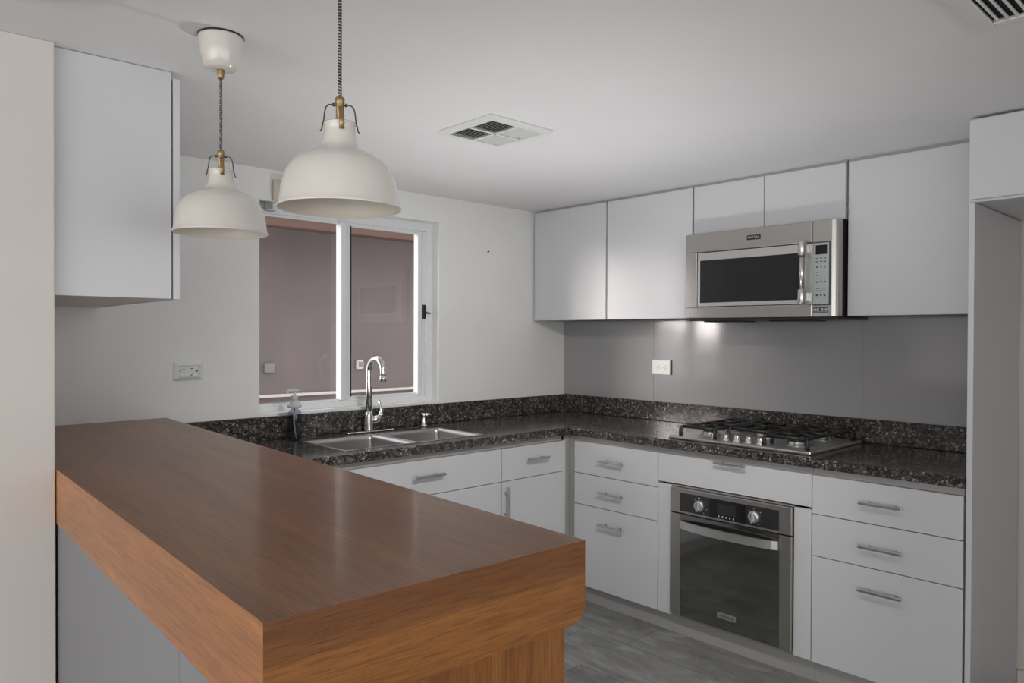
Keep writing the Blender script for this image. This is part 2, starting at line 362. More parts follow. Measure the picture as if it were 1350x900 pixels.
# window: aluminium slider with a fixed left light
def window():
    r = bpy.data.objects.new('window_1', None); COL.objects.link(r); r['kind'] = 'structure'
    y0, y1 = 0.062, 0.118
    f = MB(); f.box(WX0, WX1, y0, y1, WZ0, WZ0+0.032, 0.002); f.box(WX0, WX1, y0, y1, WZ1-0.048, WZ1, 0.002)
    f.box(WX0, WX0+0.024, y0, y1, WZ0+0.03, WZ1-0.046, 0.002); f.box(WX1-0.036, WX1, y0, y1, WZ0+0.03, WZ1-0.046, 0.002)
    f.box(WX0+0.02, WX1-0.03, y0+0.01, y0+0.016, WZ0+0.03, WZ0+0.04); f.box(WX0+0.02, WX1-0.03, y0+0.01, y0+0.016, WZ1-0.06, WZ1-0.046)
    f.build('window_frame', 'alu', r)
    b, t = WZ0+0.034, WZ1-0.05
    s = MB(); s.box(-1.574, -1.545, 0.046, 0.0975, b, t, 0.004); s.box(-1.536, -1.504, 0.078, 0.092, b, t, 0.002)
    s.box(-1.106, -1.078, 0.052, 0.092, b, t, 0.004); s.box(-1.068, -1.050, 0.058, 0.088, b, t, 0.003)
    s.box(-1.504, -1.104, 0.074, 0.090, b, b+0.014, 0.001); s.box(-1.504, -1.104, 0.074, 0.090, t-0.016, t, 0.001)
    s.build('sash', 'alu', r)
    g = MB(); g.box(-1.539, -1.537, 0.071, 0.093, b, t); g.box(-1.5045, -1.500, 0.0735, 0.0905, b+0.012, t-0.012)
    g.box(-1.989, -1.985, 0.075, 0.100, b, t); g.box(-1.989, -1.572, 0.085, 0.105, b, b+0.005); g.box(-1.989, -1.572, 0.085, 0.105, t-0.006, t)
    g.build('gasket', 'dark', r)
    MB().box(-1.990, -1.556, 0.098, 0.102, b, t).build('pane', 'pane', r)
    MB().box(-1.506, -1.102, 0.080, 0.084, b+0.012, t-0.014).build('pane', 'pane', r)
    h = MB(); h.box(-1.074, -1.054, 0.048, 0.0575, 1.462, 1.540, 0.003); h.box(-1.070, -1.058, 0.034, 0.048, 1.490, 1.503, 0.002); h.tube([(-1.064, 0.037, 1.497), (-1.054, 0.031, 1.494), (-1.040, 0.029, 1.494)], 0.0045, 8)
    h.build('latch', 'dark', r)
    d = MB(); d.box(-2.010, -1.93, 0.042, 0.06, 1.955, 1.983, 0.002); d.box(-1.972, -1.966, 0.036, 0.046, 1.944, 1.983, 0.001); d.tube([(-1.975, 0.04, 1.948), (-1.95, 0.038, 1.943), (-1.92, 0.04, 1.947)], 0.003, 8)
    d.build('top_bracket', 'alu_grey', r)
window()

# side yard beyond the glass
struct(MB().box(-1.75, 3.2, 2.2, 2.35, 0, 3.2).build('wall_neighbour', 'ext_wall'))
struct(MB().box(-6.0, 3.2, 0.16, 2.6, -0.12, -0.02).build('ground', 'ext_ground'))
tag(MB().box(-1.75, 3.2, 2.155, 2.2, 0.893, 0.915, 0.004).build('wall_ledge', 'ext_ledge'), 'pale narrow ledge along the wall outside the window', 'ledge')
e = thing('eave', 'reddish wooden eave beam under a roof outside the window', 'eave', (0, 0, 0))
MB().box(-1.75, 3.0, 1.5, 1.62, 2.10, 2.30, 0.006).build('fascia_beam', 'ext_wood', e)
MB().box(-1.75, 3.0, 1.62, 2.198, 2.22, 2.27, 0.003).build('soffit_board', 'ext_wood', e)
def wall_box(x, z, sx, sz, mat, lab):
    o = thing('junction_box', lab, 'box', (x, 2.2, z), group='small boxes on the wall outside the window')
    MB().box(-sx/2, sx/2, -0.03, 0, -sz/2, sz/2, 0.005).build('housing', mat, o); MB().box(-sx*0.28, sx*0.28, -0.034, -0.03, -sz*0.3, sz*0.3, 0.001).build('cover', 'plug_grey', o)
wall_box(-0.955, 1.12, 0.075, 0.075, 'plug_grey', 'small grey socket box on the outside wall seen through the fixed pane')
wall_box(-0.165, 1.125, 0.06, 0.075, 'plug', 'small pale socket box on the outside wall seen just beside the tap spout')

# ------------------------------------------------------------------ breakfast bar
def bar():
    r = thing('breakfast_bar', 'long oak breakfast bar with a thick boxed top and grey painted base', 'breakfast bar', (AX, 0, 0), ROT)
    x0, x1, y0, y1, zt, zb, t = -0.563, 0.0, -2.3815, -0.023, 1.032, 0.893, 0.022
    o = [(x0, y0), (x1, y0), (x1, -0.002), (x0, -0.0238)]; i = [(x0+t, y0+t), (x1-t, y0+t), (x1-t, -0.002-t), (x0+t, -0.0238-t)]
    MB().hexa([(*p, zt-t) for p in i]+[(*p, zt) for p in o]).build('top', 'oak_y', r)
    def apron(a, b, name, mat, z):
        MB().hexa([(*o[a], z), (*o[b], z), (*i[b], z), (*i[a], z), (*o[a], zt), (*o[b], zt), (*i[b], zt-t), (*i[a], zt-t)]).build(name, mat, r)
    apron(3, 0, 'side_apron', 'oak_side_lit', zb); apron(1, 2, 'inner_apron', 'oak_side_lit', 0.935)
    R = 0.034   # end apron with its kitchen-side lower corner rounded off
    out = [(x0, y0, zt), (x0, y0, zb)]+[(x1-R+R*math.sin(a), y0, zb+R-R*math.cos(a)) for a in [PI/2*k/8 for k in range(9)]]+[(x1, y0, zt)]
    inn = [(x0+t, y0+t, zt-t), (x0+t, y0+t, zb)]+[(min(p[0], x1-t+0.0001*k), y0+t, p[2]) for k, p in enumerate(out[2:11])]+[(x1-t, y0+t, zt-t)]
    inn = [(min(p[0], x1-t) if k > 1 else p[0], p[1], p[2]) for k, p in enumerate(inn)]
    e = MB(); A = [e.bm.verts.new(p) for p in out]; B = [e.bm.verts.new(p) for p in inn]; n = len(A)
    e.bm.faces.new(A); e.bm.faces.new(B[::-1])
    for k in range(n): e.bm.faces.new((A[k], A[(k+1) % n], B[(k+1) % n], B[k]))
    bmesh.ops.remove_doubles(e.bm, verts=e.bm.verts, dist=1e-6)
    e.build('end_apron', 'oak_x', r)
    MB().box(-0.5585, -0.024, -2.357, -2.335, 0.0, 0.93, 0.0015).build('end_panel', 'oak_z', r)
    MB().box(-0.5585, -0.53, -2.039, -0.026, 0.0, 1.0, 0.001).build('base_panel', 'panel_grey', r)
    MB().box(-0.5585, -0.53, -2.333, -2.042, 0.0, 1.0, 0.001).build('base_panel', 'panel_grey', r)
    MB().box(-0.06, -0.043, -2.333, -0.66, 0.0, 0.885, 0.001).build('kitchen_side_panel', 'cab', r)
bar()

# ------------------------------------------------------------------ cabinets
def bar_handle(parent, c, axis, length=0.155, out=0.032, normal=(-1, 0, 0)):
    """slim square bar on two posts; c is the centre of the bar"""
    n = Vector(normal); a = Vector(axis); c = Vector(c); k = MB(); s = 0.0055
    e1 = c-a*length/2; e2 = c+a*length/2
    def bx(p, q, h):
        lo = [min(p[i], q[i])-h[i] for i in range(3)]; hi = [max(p[i], q[i])+h[i] for i in range(3)]
        k.box(lo[0], hi[0], lo[1], hi[1], lo[2], hi[2], 0.0018)
    perp = [s if abs(a[i]) < 0.5 else 0 for i in range(3)]
    bx(e1, e2, perp)
    for f in (-0.30, 0.30):
        p = c+a*length*f; q = p-n*(out-0.0005)
        k.cyl(p, q, 0.0042, n=12)
    return k.build('handle', 'nickel', parent)

def front_x(parent, y0, y1, z0, z1, name='drawer_front', x=XB, t=0.018, g=0.0016):
    """a front on the run along the right wall, facing -x"""
    return MB().box(x, x+t, y0+g, y1-g, z0+g, z1-g, 0.0012).build(name, 'cab', parent)
def front_y(parent, x0, x1, z0, z1, name='drawer_front', y=YB, t=0.018, g=0.0016):
    return MB().box(x0+g, x1-g, y, y+t, z0+g, z1-g, 0.0012).build(name, 'cab', parent)
def carcass_x(parent, y0, y1, z0, z1, xf, xb=-0.004):
    return MB().box(xf, xb, y0, y1, z0, z1).build('carcass', 'cab_in', parent)
ZB, ZT = 0.089, 0.832
def rail_x(p, y0, y1): MB().box(-0.578, -0.56, y0, y1, 0.832, 0.859).build('top_rail', 'cab_edge', p)
def plinth_x(p, y0, y1): MB().box(-0.553, -0.53, y0, y1, 0.0, 0.1).build('plinth', 'cab_edge', p)

def drawer_stack(label, y0, y1, zs, hy, hz):
    r = thing('drawer_cabinet', label, 'cabinet', group='three-drawer base cabinets beside the oven')
    carcass_x(r, y0+0.001, y1-0.001, 0.1, 0.832, -0.569); rail_x(r, y0+0.0005, y1-0.0005); plinth_x(r, y0+0.0005, y1-0.0005)
    for k in range(3):
        d = front_x(r, y0, y1, zs[k+1], zs[k], 'drawer')
        bar_handle(d, (XB-0.032, hy, hz[k]), (0, 1, 0))
    return r
drawer_stack('pale grey three-drawer base cabinet between the sink corner and the oven', -1.1425, -0.614, (ZT, 0.667, 0.507, ZB), -0.877, (0.7495, 0.590, 0.430))
drawer_stack('pale grey three-drawer base cabinet between the oven and the tall side panel', -2.4155, -1.8815, (ZT, 0.677, 0.5115, ZB), -2.149, (0.757, 0.593, 0.430))

r = thing('oven_housing_cabinet', 'pale grey base cabinet built around the oven below the cooktop', 'cabinet')
rail_x(r, -1.8805, -1.1435); plinth_x(r, -1.8805, -1.1435)
MB().box(-0.569, -0.02, -1.8805, -1.8625, 0.1, 0.832).build('side_panel', 'cab_in', r); MB().box(-0.569, -0.02, -1.1615, -1.1435, 0.1, 0.832).build('side_panel', 'cab_in', r)
MB().box(-0.569, -0.02, -1.862, -1.162, 0.70, 0.716).build('shelf', 'cab_in', r); MB().box(-0.569, -0.02, -1.862, -1.162, 0.082, 0.1).build('shelf', 'cab_in', r)
d = front_x(r, -1.8805, -1.1435, 0.699, ZT, 'top_panel')
bar_handle(d, (XB-0.030, -1.531, 0.8275), (0, 1, 0), 0.15, 0.030)
MB().box(-0.584, -0.568, -1.806, -1.223, 0.6885, 0.6955).build('oven_trim', 'steel_pale', r)
front_x(r, -1.2225, -1.1435, ZB, 0.692, 'filler_strip'); front_x(r, -1.8805, -1.8065, ZB, 0.692, 'filler_strip')

# corner filler between the two runs
r = thing('corner_filler', 'narrow pale grey filler post in the corner of the base cabinets', 'filler')
MB().box(-0.636, -0.6135, YB+0.004, YB+0.02, ZB, ZT, 0.001).build('filler_strip', 'cab', r)
MB().box(-0.612, -0.575, YB+0.010, YB+0.024, ZB, 0.859, 0.001).build('corner_post', 'cab_edge', r)
MB().box(-0.576, -0.56, -0.612, YB+0.009, ZB, 0.859, 0.001).build('corner_return', 'cab_edge', r)

# sink run
def rail_y(p, x0, x1): MB().box(x0, x1, YB+0.010, YB+0.028, 0.832, 0.859).build('top_rail', 'cab_edge', p)
r = thing('sink_base_cabinet', 'pale grey base cabinet with a wide drawer front under the sink', 'cabinet')
c = MB(); c.box(-2.33, -1.066, YB+0.019, YB+0.03, 0.1, 0.832); c.box(-2.33, -2.312, YB+0.03, -0.02, 0.1, 0.66); c.box(-1.084, -1.066, YB+0.03, -0.02, 0.1, 0.66); c.box(-2.312, -1.084, YB+0.03, -0.02, 0.1, 0.118); c.build('carcass', 'cab_in', r)
rail_y(r, -2.33, -1.0655); MB().box(-2.33, -1.0655, -0.545, -0.525, 0, 0.1).build('plinth', 'cab_edge', r)
d = front_y(r, -1.93, -1.065, 0.672, ZT, 'drawer'); bar_handle(d, (-1.513, YB-0.032, 0.7615), (1, 0, 0), 0.168, 0.032, (0, -1, 0))
front_y(r, -1.93, -1.4975, ZB, 0.672, 'door'); front_y(r, -1.4975, -1.065, ZB, 0.672, 'door')
front_y(r, -2.33, -1.93, ZB, ZT, 'end_panel')
r = thing('door_drawer_cabinet', 'pale grey base cabinet with one drawer over a door, right of the sink', 'cabinet')
MB().box(-1.0645, -0.638, YB+0.019, -0.02, 0.1, 0.832).build('carcass', 'cab_in', r); rail_y(r, -1.0645, -0.638); MB().box(-1.0645, -0.638, -0.545, -0.525, 0, 0.1).build('plinth', 'cab_edge', r)
d = front_y(r, -1.0645, -0.6375, 0.672, ZT, 'drawer'); bar_handle(d, (-0.8415, YB-0.032, 0.764), (1, 0, 0), 0.15, 0.032, (0, -1, 0))
d = front_y(r, -1.0645, -0.6375, ZB, 0.672, 'door'); bar_handle(d, (-1.046, YB-0.032, 0.567), (0, 0, 1), 0.165, 0.032, (0, -1, 0))

# wall cabinets
XU, ZU = -0.291, 1.463
def wall_cab(label, y0, y1, doors, z0=ZU):
    r = thing('wall_cabinet', label, 'cabinet', group='pale grey wall cabinets above the backsplash')
    carcass_x(r, y0+0.001, y1-0.001, z0+0.001, 2.118, XU+0.019)
    MB().box(XU+0.008, XU+0.03, y0+0.0005, y1-0.0005, 2.112, 2.1235).build('top_filler', 'cab_edge', r)
    for a, b in doors: front_x(r, a, b, z0, 2.112, 'door', XU, 0.018, 0.0018)
wall_cab('pale grey wall cabinet in the corner next to the window wall', -0.5755, -0.010, [(-0.5735, -0.012)])
wall_cab('pale grey single-door wall cabinet touching the left side of the microwave', -1.130, -0.5795, [(-1.127, -0.5810)])
wall_cab('shallow two-door wall cabinet directly above the microwave', -1.8815, -1.1325, [(-1.5085, -1.1340), (-1.8800, -1.5085)], 1.873)
wall_cab('wide pale grey wall cabinet between the microwave and the tall side panel', -2.4225, -1.8865, [(-2.4225, -1.8885)])

r = thing('tall_side_panel', 'tall pale grey panel standing at the end of the counter', 'panel')
MB().box(-0.600, -0.0165, -2.4425, YL-0.0005, 0.0, 1.832, 0.0015).build('panel_board', 'cab', r)
r = thing('fridge_top_cabinet', 'deep pale grey cabinet bridging the empty fridge niche near the ceiling', 'cabinet')
MB().box(-0.585, -0.004, -3.32, -2.4245, 1.836, 2.118).build('carcass', 'cab', r)
front_x(r, -3.32, -2.4245, 1.842, 2.112, 'door', -0.604, 0.018)
MB().box(-0.600, -0.0165, -3.338, -3.3205, 0.0, 1.834, 0.0015).build('end_panel', 'cab', r)

# hung cabinet over the bar, end on
r = thing('hung_end_cabinet', 'pale grey cabinet hung over the far end of the oak bar', 'cabinet', (AX, 0, 0), ROT)
MB().prism([(-0.562, -1.02, 1.48), (-0.273, -1.02, 1.48), (-0.273, -0.0120, 1.48), (-0.562, -0.0235, 1.48)], (0, 0, 0.6425), 0.001).build('carcass', 'cab', r)
MB().box(-0.2685, -0.2505, -1.02, -0.012, 1.4795, 2.106, 0.001).build('door', 'cab', r)

# ------------------------------------------------------------------ worktop, backsplash, sink
SX0, SX1, SY0, SY1 = -1.885, -1.142, -0.525, -0.172
r = thing('granite_worktop', 'dark speckled granite worktop running round the corner', 'worktop')
m = MB(); D, D2, zt, zb = -0.609, -0.599, 0.9, 0.8605
def slab(x0, x1, y0, y1): m.box(x0, x1, y0, y1, zb, zt)
# one continuous sheet with the sink hole cut out
xs = [-2.4, SX0, SX1, D, -0.002]; ys = [YL+0.002, D2, SY0, SY1, -0.002]
def cell(i, j):
    if j == 0: return i == 3
    if j == 2 and i == 1: return False
    return True
V = {}
def vert(i, j, z):
    k = (i, j, z)
    if k not in V:
        x = xs[i]
        if i == 0: x = AX+0.004+(-ROT)*ys[j]+0.002
        V[k] = m.bm.verts.new((x, ys[j], z))
    return V[k]
for i in range(4):
    for j in range(4):
        if not cell(i, j): continue
        for z in (zb, zt): m.bm.faces.new([vert(i, j, z), vert(i+1, j, z), vert(i+1, j+1, z), vert(i, j+1, z)])
        for (di, dj, a, b) in ((-1, 0, (0, 0), (0, 1)), (1, 0, (1, 0), (1, 1)), (0, -1, (0, 0), (1, 0)), (0, 1, (0, 1), (1, 1))):
            ni, nj = i+di, j+dj
            if not (0 <= ni < 4 and 0 <= nj < 4 and cell(ni, nj)):
                m.bm.faces.new([vert(i+a[0], j+a[1], zb), vert(i+b[0], j+b[1], zb), vert(i+b[0], j+b[1], zt), vert(i+a[0], j+a[1], zt)])
bmesh.ops.recalc_face_normals(m.bm, faces=m.bm.faces)
es = [e for e in m.bm.edges if len(e.link_faces) == 2 and e.calc_face_angle(0) > 0.5 and all(abs(v.co.z-zt) < 1e-5 for v in e.verts)]
bmesh.ops.bevel(m.bm, geom=es, offset=0.004, segments=2, affect='EDGES', profile=0.5)
m.build('slab', 'granite', r)
MB().box(-2.405, -0.002, -0.0185, -0.0015, 0.901, 1.006, 0.002).build('upstand', 'granite', r)
MB().box(-0.0185, -0.0015, YL+0.002, -0.019, 0.901, 1.006, 0.002).build('upstand', 'granite', r)

r = thing('backsplash', 'glossy grey panels on the wall between worktop and wall cabinets', 'backsplash')
seams = [-0.0015, -0.690, -1.263, -1.839, YL+0.001]
for a, b in zip(seams, seams[1:]): MB().box(-0.010, -0.001, b+0.0006, a-0.0006, 1.0065, 1.4615 if True else 0, 0.0006).build('panel', 'backsplash', r)
m = MB()
r2 = thing('double_sink', 'stainless double-bowl sink set below the granite', 'sink', (0, 0, 0))
def bowl(x0, x1, y0, y1, zt, zb):
    k = MB(); c = 0.03
    def ring(ins, z, rad):
        out = []
        for cx, cy, a0 in ((x1-ins-rad, y1-ins-rad, 0), (x0+ins+rad, y1-ins-rad, PI/2), (x0+ins+rad, y0+ins+rad, PI), (x1-ins-rad, y0+ins+rad, 3*PI/2)):
            for q in range(6): a = a0+PI/2*q/5; out.append(k.bm.verts.new((cx+rad*math.cos(a), cy+rad*math.sin(a), z)))
        return out
    rg = [ring(0.0, zt, 0.022), ring(0.0005, zt-0.02, 0.022), ring(0.004, zb+0.03, 0.02), ring(0.012, zb+0.008, 0.03), ring(0.03, zb, 0.04)]
    k.skin(rg, False); f = k.bm.faces.new(rg[-1])
    b = k.build('bowl', 'sink', r2)
    mod = b.modifiers.new('wall', 'SOLIDIFY'); mod.thickness = 0.0012; mod.offset = -1
    cx, cy = (x0+x1)/2, (y0+y1)/2
    q = MB(); q.lathe([(0.0, zb+0.003), (0.018, zb+0.003), (0.034, zb+0.006), (0.042, zb+0.004), (0.043, zb+0.001)], (cx, cy), 28); q.build('drain', 'chrome', b)
bowl(SX0+0.006, -1.538, SY0+0.006, SY1-0.006, 0.9012, 0.70); bowl(-1.512, SX1-0.006, SY0+0.006, SY1-0.006, 0.9012, 0.70)
MB().box(-1.5385, -1.5115, SY0+0.005, SY1-0.005, 0.890, 0.9014, 0.003).build('divider', 'steel_pale', r2)
k = MB()
for a, b, c, d in ((SX0-0.007, SX1+0.007, SY0-0.007, SY0+0.0065), (SX0-0.007, SX1+0.007, SY1-0.0065, SY1+0.007), (SX0-0.007, SX0+0.0065, SY0+0.0065, SY1-0.0065), (SX1-0.0065, SX1+0.007, SY0+0.0065, SY1-0.0065)): k.box(a, b, c, d, 0.9004, 0.9022, 0.0006)
k.build('rim', 'sink', r2)

# tap
r = thing('kitchen_tap', 'tall chrome gooseneck tap standing behind the sink', 'tap', (-1.49, -0.075, 0.9))
k = MB(); k.box(-0.13, 0.13, -0.027, 0.027, 0.0005, 0.008, 0.003); k.build('base_plate', 'chrome', r)
k = MB(); k.loft([((0, 0, 0.006), 0.026), ((0, 0, 0.015), 0.022), ((0, 0, 0.085), 0.019), ((0, 0, 0.10), 0.0155)], 28)
pts = [(0, 0, 0.09), (0, 0, 0.18), (0, 0, 0.27)]+[(0, -0.062-0.062*math.cos(a), 0.30+0.062*math.sin(a)) for a in [PI*(1-q/14)+0 for q in range(15)]]
pts = [(0, 0, 0.09), (0, 0, 0.20), (0, 0, 0.29)]+[(0, -0.062+0.062*math.cos(a), 0.30+0.062*math.sin(a)) for a in [PI*q/14 for q in range(15)]]+[(0, -0.124, 0.292), (0, -0.124, 0.280)]
k.tube(pts, [0.0155]*3+[0.0145]*15+[0.0145, 0.0145], 20)
k.build('spout', 'chrome', r)
k = MB(); k.cyl((0.0, -0.124, 0.252), (0.0, -0.124, 0.281), 0.0165, 0.0165, 20); k.build('spray_head', 'chrome', r)
k = MB(); k.loft([((0.012, 0, 0.055), 0.017), ((0.055, 0, 0.062), 0.0175), ((0.068, 0, 0.066), 0.012)], 20)
k.tube([(0.058, 0, 0.07), (0.074, 0, 0.085), (0.066, 0.0, 0.115), (0.060, 0.0, 0.14), (0.058, 0, 0.155)], [0.012, 0.012, 0.009, 0.007, 0.005], 14)
k.build('lever', 'chrome', r)
r = thing('filter_tap', 'short chrome spout standing beside the tall tap behind the sink', 'tap', (-1.158, -0.075, 0.9))
k = MB(); k.loft([((0, 0, 0.0005), 0.020), ((0, 0, 0.006), 0.019), ((0, 0, 0.012), 0.012), ((0, 0, 0.055), 0.0105), ((0, 0, 0.066), 0.013), ((0, 0, 0.07), 0.010)], 22); k.build('body', 'chrome', r)
k = MB(); k.tube([(0, 0, 0.058), (0.022, -0.004, 0.060), (0.038, -0.008, 0.058)], [0.010, 0.0095, 0.008], 14); k.build('nozzle', 'chrome', r)

# soap bottle
r = thing('soap_bottle', 'clear pump soap bottle on the granite near the bar', 'soap dispenser', (-1.897, -0.105, 0.9006))
k = MB(); k.lathe([(0.0, 0.0), (0.027, 0.0), (0.0315, 0.004), (0.0315, 0.118), (0.030, 0.128), (0.022, 0.137), (0.017, 0.140), (0.017, 0.148)], n=36); k.build('bottle_body', 'bottle', r)
k = MB(); k.lathe([(0.0, 0.149), (0.029, 0.149), (0.031, 0.152), (0.031, 0.160), (0.029, 0.163), (0.023, 0.164), (0.022, 0.178), (0.017, 0.181), (0.0, 0.181)], n=32)
k.lathe([(0.0, 0.181), (0.0165, 0.181), (0.0165, 0.200), (0.015, 0.203), (0.0, 0.203)], n=28); k.build('collar', 'pump', r)
k = MB(); k.cyl((0, 0, 0.202), (0, 0, 0.222), 0.0055, n=14); k.box(-0.036, 0.026, -0.008, 0.008, 0.221, 0.230, 0.003); k.box(-0.040, -0.030, -0.005, 0.005, 0.214, 0.226, 0.002); k.build('pump_head', 'pump', r)
k = MB(); k.tube([(0, 0, 0.15), (-0.003, 0, 0.09), (0.002, 0, 0.04), (0.010, 0, 0.006)], 0.0030, 10); k.build('dip_tube', 'pump', r)

# ------------------------------------------------------------------ cooktop
def cooktop():
    r = thing('gas_cooktop', 'stainless five-burner gas cooktop with black iron grates', 'cooktop', (0, 0, 0.9))
    X0, X1, Y0, Y1 = -0.562, -0.065, -1.862, -1.182
    MB().box(X0, X1, Y0, Y1, 0.0005, 0.014, 0.004).build('tray', 'steel_pale', r)
    def burner(x, y, R):
        k = MB(); k.lathe([(0, 0.0142), (R*1.35, 0.0142), (R*1.3, 0.018), (R, 0.020), (R, 0.030), (R*0.9, 0.033), (0, 0.033)], (x, y), 32); b = k.build('burner', 'nickel', r)
        k = MB(); k.lathe([(0, 0.0332), (R*0.86, 0.0332), (R*0.88, 0.038), (R*0.7, 0.041), (0, 0.0415)], (x, y), 32); k.build('burner_cap', 'iron', b)
    for x, y, R in ((-0.42, -1.315, 0.036), (-0.19, -1.315, 0.046), (-0.26, -1.522, 0.064), (-0.41, -1.735, 0.045), (-0.18, -1.735, 0.036)): burner(x, y, R)
    for q in range(5):
        y = -1.395-0.0555*q
        k = MB(); k.lathe([(0, 0.0142), (0.021, 0.0142), (0.021, 0.017), (0.0165, 0.019), (0.0150, 0.038), (0.013, 0.041), (0, 0.0415)], (-0.505, y), 24); k.box(-0.521, -0.489, y-0.003, y+0.003, 0.034, 0.046, 0.001); k.build('knob', 'chrome', r)
    def grate(x0, x1, y0, y1, centres, name='grate'):
        k = MB(); h = 0.056; b = 0.0078
        def bar(p, q, w=b): k.tube([p, q], w, 6)
        def foot(x, y, dx, dy):   # leg that rises from the tray and turns in to the ring
            k.tube([(x, y, 0.0145), (x, y, 0.034), (x, y, 0.046), (x+dx*0.006, y+dy*0.006, h-0.001), (x+dx*0.022, y+dy*0.022, h)], [0.0095, 0.0085, 0.008, 0.0078, 0.0078], 8)
        for x, dx in ((x0, 1), (x1, -1)):
            for y, dy in ((y0, 1), (y1, -1)): foot(x, y, dx*0.6, dy*0.6)
        i = 0.014
        P = [(x0+i, y0+i, h), (x1-i, y0+i, h), (x1-i, y1-i, h), (x0+i, y1-i, h)]
        for a in range(4): bar(P[a], P[(a+1) % 4])
        for cx, cy in centres:
            for a in range(4):
                an = PI/2*a; dx, dy = math.cos(an), math.sin(an)
                ex = (x1-i) if dx > 0.5 else (x0+i) if dx < -0.5 else cx; ey = (y1-i) if dy > 0.5 else (y0+i) if dy < -0.5 else cy
                bar((ex, ey, h), (cx+dx*0.022, cy+dy*0.022, h+0.003)); 
        if len(centres) > 1:
            mx = (centres[0][0]+centres[1][0])/2; bar((mx, y0+i, h), (mx, y1-i, h))
        k.build(name, 'iron', r)
    grate(-0.525, -0.09, -1.405, -1.225, [(-0.43, -1.315), (-0.19, -1.315)])
    grate(-0.43, -0.09, -1.628, -1.418, [(-0.24, -1.522)])
    grate(-0.525, -0.09, -1.832, -1.642, [(-0.41, -1.735), (-0.18, -1.735)])
cooktop()

# ------------------------------------------------------------------ oven
def oven():
    r = thing('built_in_oven', 'stainless built-in oven with two round knobs and a dark glass door', 'oven', (0, 0, 0))
    Y0, Y1, xf = -1.8055, -1.2235, -0.604
    MB().box(xf+0.018, -0.06, Y0+0.008, Y1-0.008, 0.11, 0.684, 0.001).build('body', 'dark', r)
    p = MB().box(xf, xf+0.017, Y0, Y1, 0.574, 0.687, 0.0025).build('control_panel', 'steel', r)
    MB().box(xf-0.0015, xf-0.0002, -1.752, -1.276, 0.584, 0.667, 0.0005).build('fascia', 'display_grey', p)
    MB().box(xf-0.0025, xf-0.0016, -1.602, -1.430, 0.585, 0.665, 0.0003).build('clock_panel', 'display', p)
    MB().box(xf-0.0032, xf-0.0026, -1.558, -1.470, 0.604, 0.651, 0.0002).build('display', 'display_grey', p)
    for q in range(5):
        y = -1.477-0.0178*q
        MB().box(xf-0.0036, xf-0.0026, y-0.003, y+0.003, 0.5915, 0.5985, 0.0004).build('button', 'ink_light', p)
    for y in (-1.383, -1.646):
        k = MB(); k.loft([((xf-0.0016, y, 0.624), 0.0265), ((xf-0.012, y, 0.624), 0.0255), ((xf-0.020, y, 0.624), 0.0225), ((xf-0.0215, y, 0.624), 0.018)], 30)
        k.box(xf-0.034, xf-0.018, y-0.0035, y+0.0035, 0.601, 0.647, 0.002)
        kb = k.build('knob', 'steel_pale', p)
        MB().box(xf-0.0347, xf-0.0342, y-0.0012, y+0.0012, 0.627, 0.645).build('pointer', 'ink', kb)
        for a, wdt in ((100, 0.010), (140, 0.004), (40, 0.004), (-20, 0.005), (-60, 0.004)):
            ca, sa = math.cos(math.radians(a)), math.sin(math.radians(a))
            MB().box(xf-0.0022, xf-0.0016, y-0.034*ca-wdt/2, y-0.034*ca+wdt/2, 0.624+0.034*sa-0.0013, 0.624+0.034*sa+0.0013).build('dial_mark', 'ink_light', p)
    d = MB(); d.box(xf, xf+0.017, Y0, -1.754, 0.105, 0.569, 0.002); d.box(xf, xf+0.017, -1.2775, Y1, 0.105, 0.569, 0.002); d.box(xf+0.006, xf+0.017, -1.754, -1.2775, 0.105, 0.569)
    door = d.build('door', 'steel', r)
    MB().box(xf+0.001, xf+0.0055, -1.7535, -1.278, 0.106, 0.568, 0.0006).build('door_glass', 'black_glass', door)
    # bowed flat grip
    k = MB(); n = 20; yA, yB = -1.752, -1.282; A = []
    for q in range(n+1):
        f = q/n; y = yA+(yB-yA)*f; bow = 0.044*math.sqrt(max(0, 1-(2*f-1)**2*0.94))+0.000
        x = xf-bow; A.append([k.bm.verts.new(v) for v in ((x, y, 0.508), (x, y, 0.543), (x+0.012, y, 0.543), (x+0.012, y, 0.508))])
    k.skin(A, True)
    for f in k.bm.faces: f.smooth = False
    k.build('grip', 'steel_pale', door)
    b = MB().box(xf-0.0005, xf+0.0008, -1.560, -1.470, 0.153, 0.178, 0.0004).build('badge', 'steel_pale', door)
    text('badge_lettering', 'ideala', 'ink', b, (xf-0.0008, -1.515, 0.1655), (0, -1, 0), (0, 0, 1), 0.021, 0.0005, 0.066)
oven()

